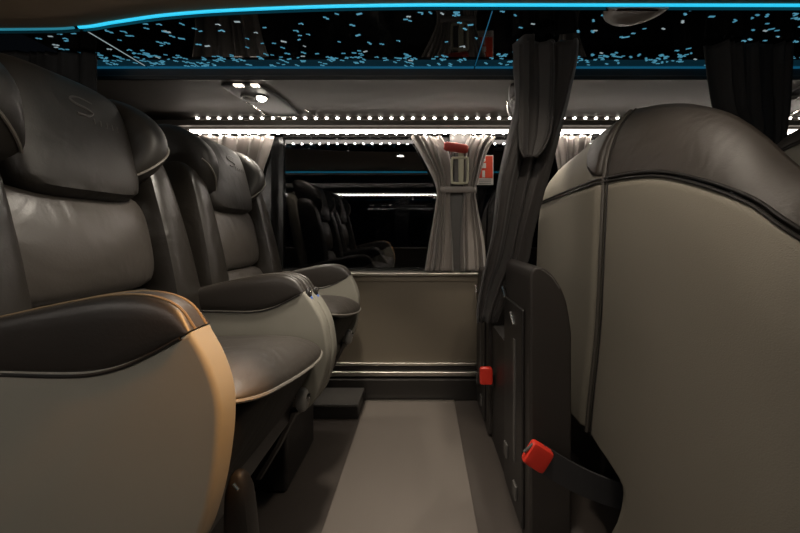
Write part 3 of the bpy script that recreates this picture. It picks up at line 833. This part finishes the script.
# ------------------------------------------------------------------ dark consoles behind the right seats
def console(label, y0, y1, ztop, x0=.324, x1=.452, latch=True):
    t = thing('seat_console', label, 'console', ((x0 + x1) / 2, (y0 + y1) / 2, 0), 'dark consoles behind the right seats')
    zt = ztop
    poly = [(x0, .012), (x0, zt - .035), (x0 + .004, zt - .012), (x0 + .018, zt), (x0 + .045, zt - .004), (x0 + .075, zt - .03), (x0 + .102, zt - .075), (x0 + .118, zt - .13), (x1, zt - .20), (x1, .012)]
    arc = [tuple(v) for v in spline([(q[0], q[1], 0) for q in poly[1:-1]], 5)]
    b = BM(); prism(b, [poly[0]] + [(q[0], q[1]) for q in arc] + [poly[-1]], y0, y1); o = link('body', b, 'plastic_soft', t, sharp=50); bevel(o, .010, 4, 50)
    b = BM(); tube(b, [(x0 + .016, y0 + .006, zt - .03), (x0 + .022, y0 + .004, zt - .012), (x0 + .040, y0 + .003, zt - .010), (x0 + .066, y0 + .003, zt - .030), (x0 + .090, y0 + .003, zt - .065)], .0035, 6); link('rim', b, 'grey_plastic', t)
    # face panel with recessed grip and latches (on the aisle side)
    b = BM(); box(b, x0 - .010, x0, y0 + .05, y1 - .02, .05, zt - .14); o = link('face_panel', b, 'plastic', t, smooth=False); bevel(o, .005)
    b = BM(); box(b, x0 - .014, x0 - .009, y0 + .12, y0 + .14, .22, zt - .26); link('grip', b, 'grey_plastic', o, smooth=False)
    for zz, yy in ((zt - .19, y0 + .15), (zt - .12, y0 + .27)):
        b = BM(); tube(b, [(x0 - .013, yy - .02, zz - .02), (x0 - .013, yy + .02, zz + .012)], .006, 8); link('clip', b, 'chrome', t)
    for zz, yy in ((.10, y0 + .10), (.16, y0 + .22)):
        b = BM(); box(b, x0 - .018, x0 - .009, yy, yy + .035, zz, zz + .05); o = link('latch', b, 'grey_plastic', t, smooth=False); bevel(o, .003)
    return t
console('tall dark console with rounded top in front of the pale seat back', 1.0, 1.30, .893)
console('dark console standing against the wall beneath the tall curtain end', 1.60, 1.90, .80, .315, .44)
structure(link('trim_18', box(BM(), .335, .56, 1.30, 1.60, 0, .55), 'dark_wall', smooth=False))

# seat belts
t = thing('seat_belt', 'red seat belt buckle on a black strap under the large seat back', 'seat belt', P(590, 480, .95))
b = BM(); c0, c1 = P(541, 458, .93), P(624, 497, 1.0)
def strap(b, a, c, w, sag=.02, th=.004, n=14):
    g = []
    up = Vector((.22, 0, 1)).normalized()
    for i in range(n + 1):
        u = i / n; p = a.lerp(c, u) + Vector((0, 0, -sag * math.sin(math.pi * u)))
        g.append([b.verts.new(p + up * w * (k - .5) + Vector((0, sy * th, 0))) for k in (0, 1) for sy in (-1, 1)])
    for A, B in zip(g, g[1:]):
        for i, j in ((0, 1), (1, 3), (3, 2), (2, 0)): b.faces.new((A[i], A[j], B[j], B[i]))
    b.faces.new(g[0]); b.faces.new(g[-1])
strap(b, c0, c1, .076, .012); link('strap', b, 'strap', t)
b = BM(); blob(b, (0, 0, 0), (.034, .014, .034), (7, 4, 7), 7)
bmesh.ops.rotate(b, verts=b.verts[:], cent=(0, 0, 0), matrix=Matrix.Rotation(math.radians(32), 3, 'Y')); bmesh.ops.translate(b, verts=b.verts[:], vec=P(537.5, 456, .925))
o = link('buckle', b, 'red', t)
b = BM(); tube(b, [P(524, 452, .92), P(533, 444, .92)], .004, 8); link('buckle_tip', b, 'grey_plastic', t)
t = thing('seat_belt', 'small red seat belt buckle beside the runner near the wall', 'seat belt', P(486, 376, 1.55))
b = BM(); p = P(486, 375.5, 1.53); blob(b, p, (.030, .014, .040), (7, 4, 7), 7); link('buckle', b, 'red', t)
b = BM(); strap(b, P(488, 378, 1.55), P(505, 384, 1.58), .05, .003); link('strap', b, 'strap', t)

# ------------------------------------------------------------------ to metres
done = set()
for o in list(bpy.data.objects):
    o.location = o.location * S
    if o.type == 'MESH':
        if o.data.name not in done:
            o.data.transform(Matrix.Scale(S, 4)); done.add(o.data.name)
        for m in o.modifiers:
            if m.type == 'BEVEL': m.width *= S
            if m.type == 'SOLIDIFY': m.thickness *= S
    if o.type == 'LIGHT':
        o.data.energy *= S * S; o.data.shadow_soft_size *= S

# ------------------------------------------------------------------ camera, world, view
cam = bpy.data.cameras.new('camera'); co = bpy.data.objects.new('camera', cam); COL.objects.link(co)
co.location = (0, 0, H * S); co.rotation_euler = (math.pi / 2, 0, 0)
cam.sensor_width = 36; cam.sensor_fit = 'HORIZONTAL'; cam.lens = 36 * F / 800
cam.shift_x = (400 - VX) / 800; cam.shift_y = (VY - 266.5) / 800; cam.clip_start = .02
C.camera = co
w = bpy.data.worlds.new('night'); w.use_nodes = True
w.node_tree.nodes['Background'].inputs[0].default_value = (.004, .005, .007, 1); w.node_tree.nodes['Background'].inputs[1].default_value = .3
C.world = w
C.view_settings.view_transform = 'Standard'; C.view_settings.look = 'None'; C.view_settings.gamma = 1; C.view_settings.use_curve_mapping = False
C.view_settings.exposure = 0.2
C.cycles.use_denoising = True
C.cycles.max_bounces = 8
C.cycles.sample_clamp_indirect = 6
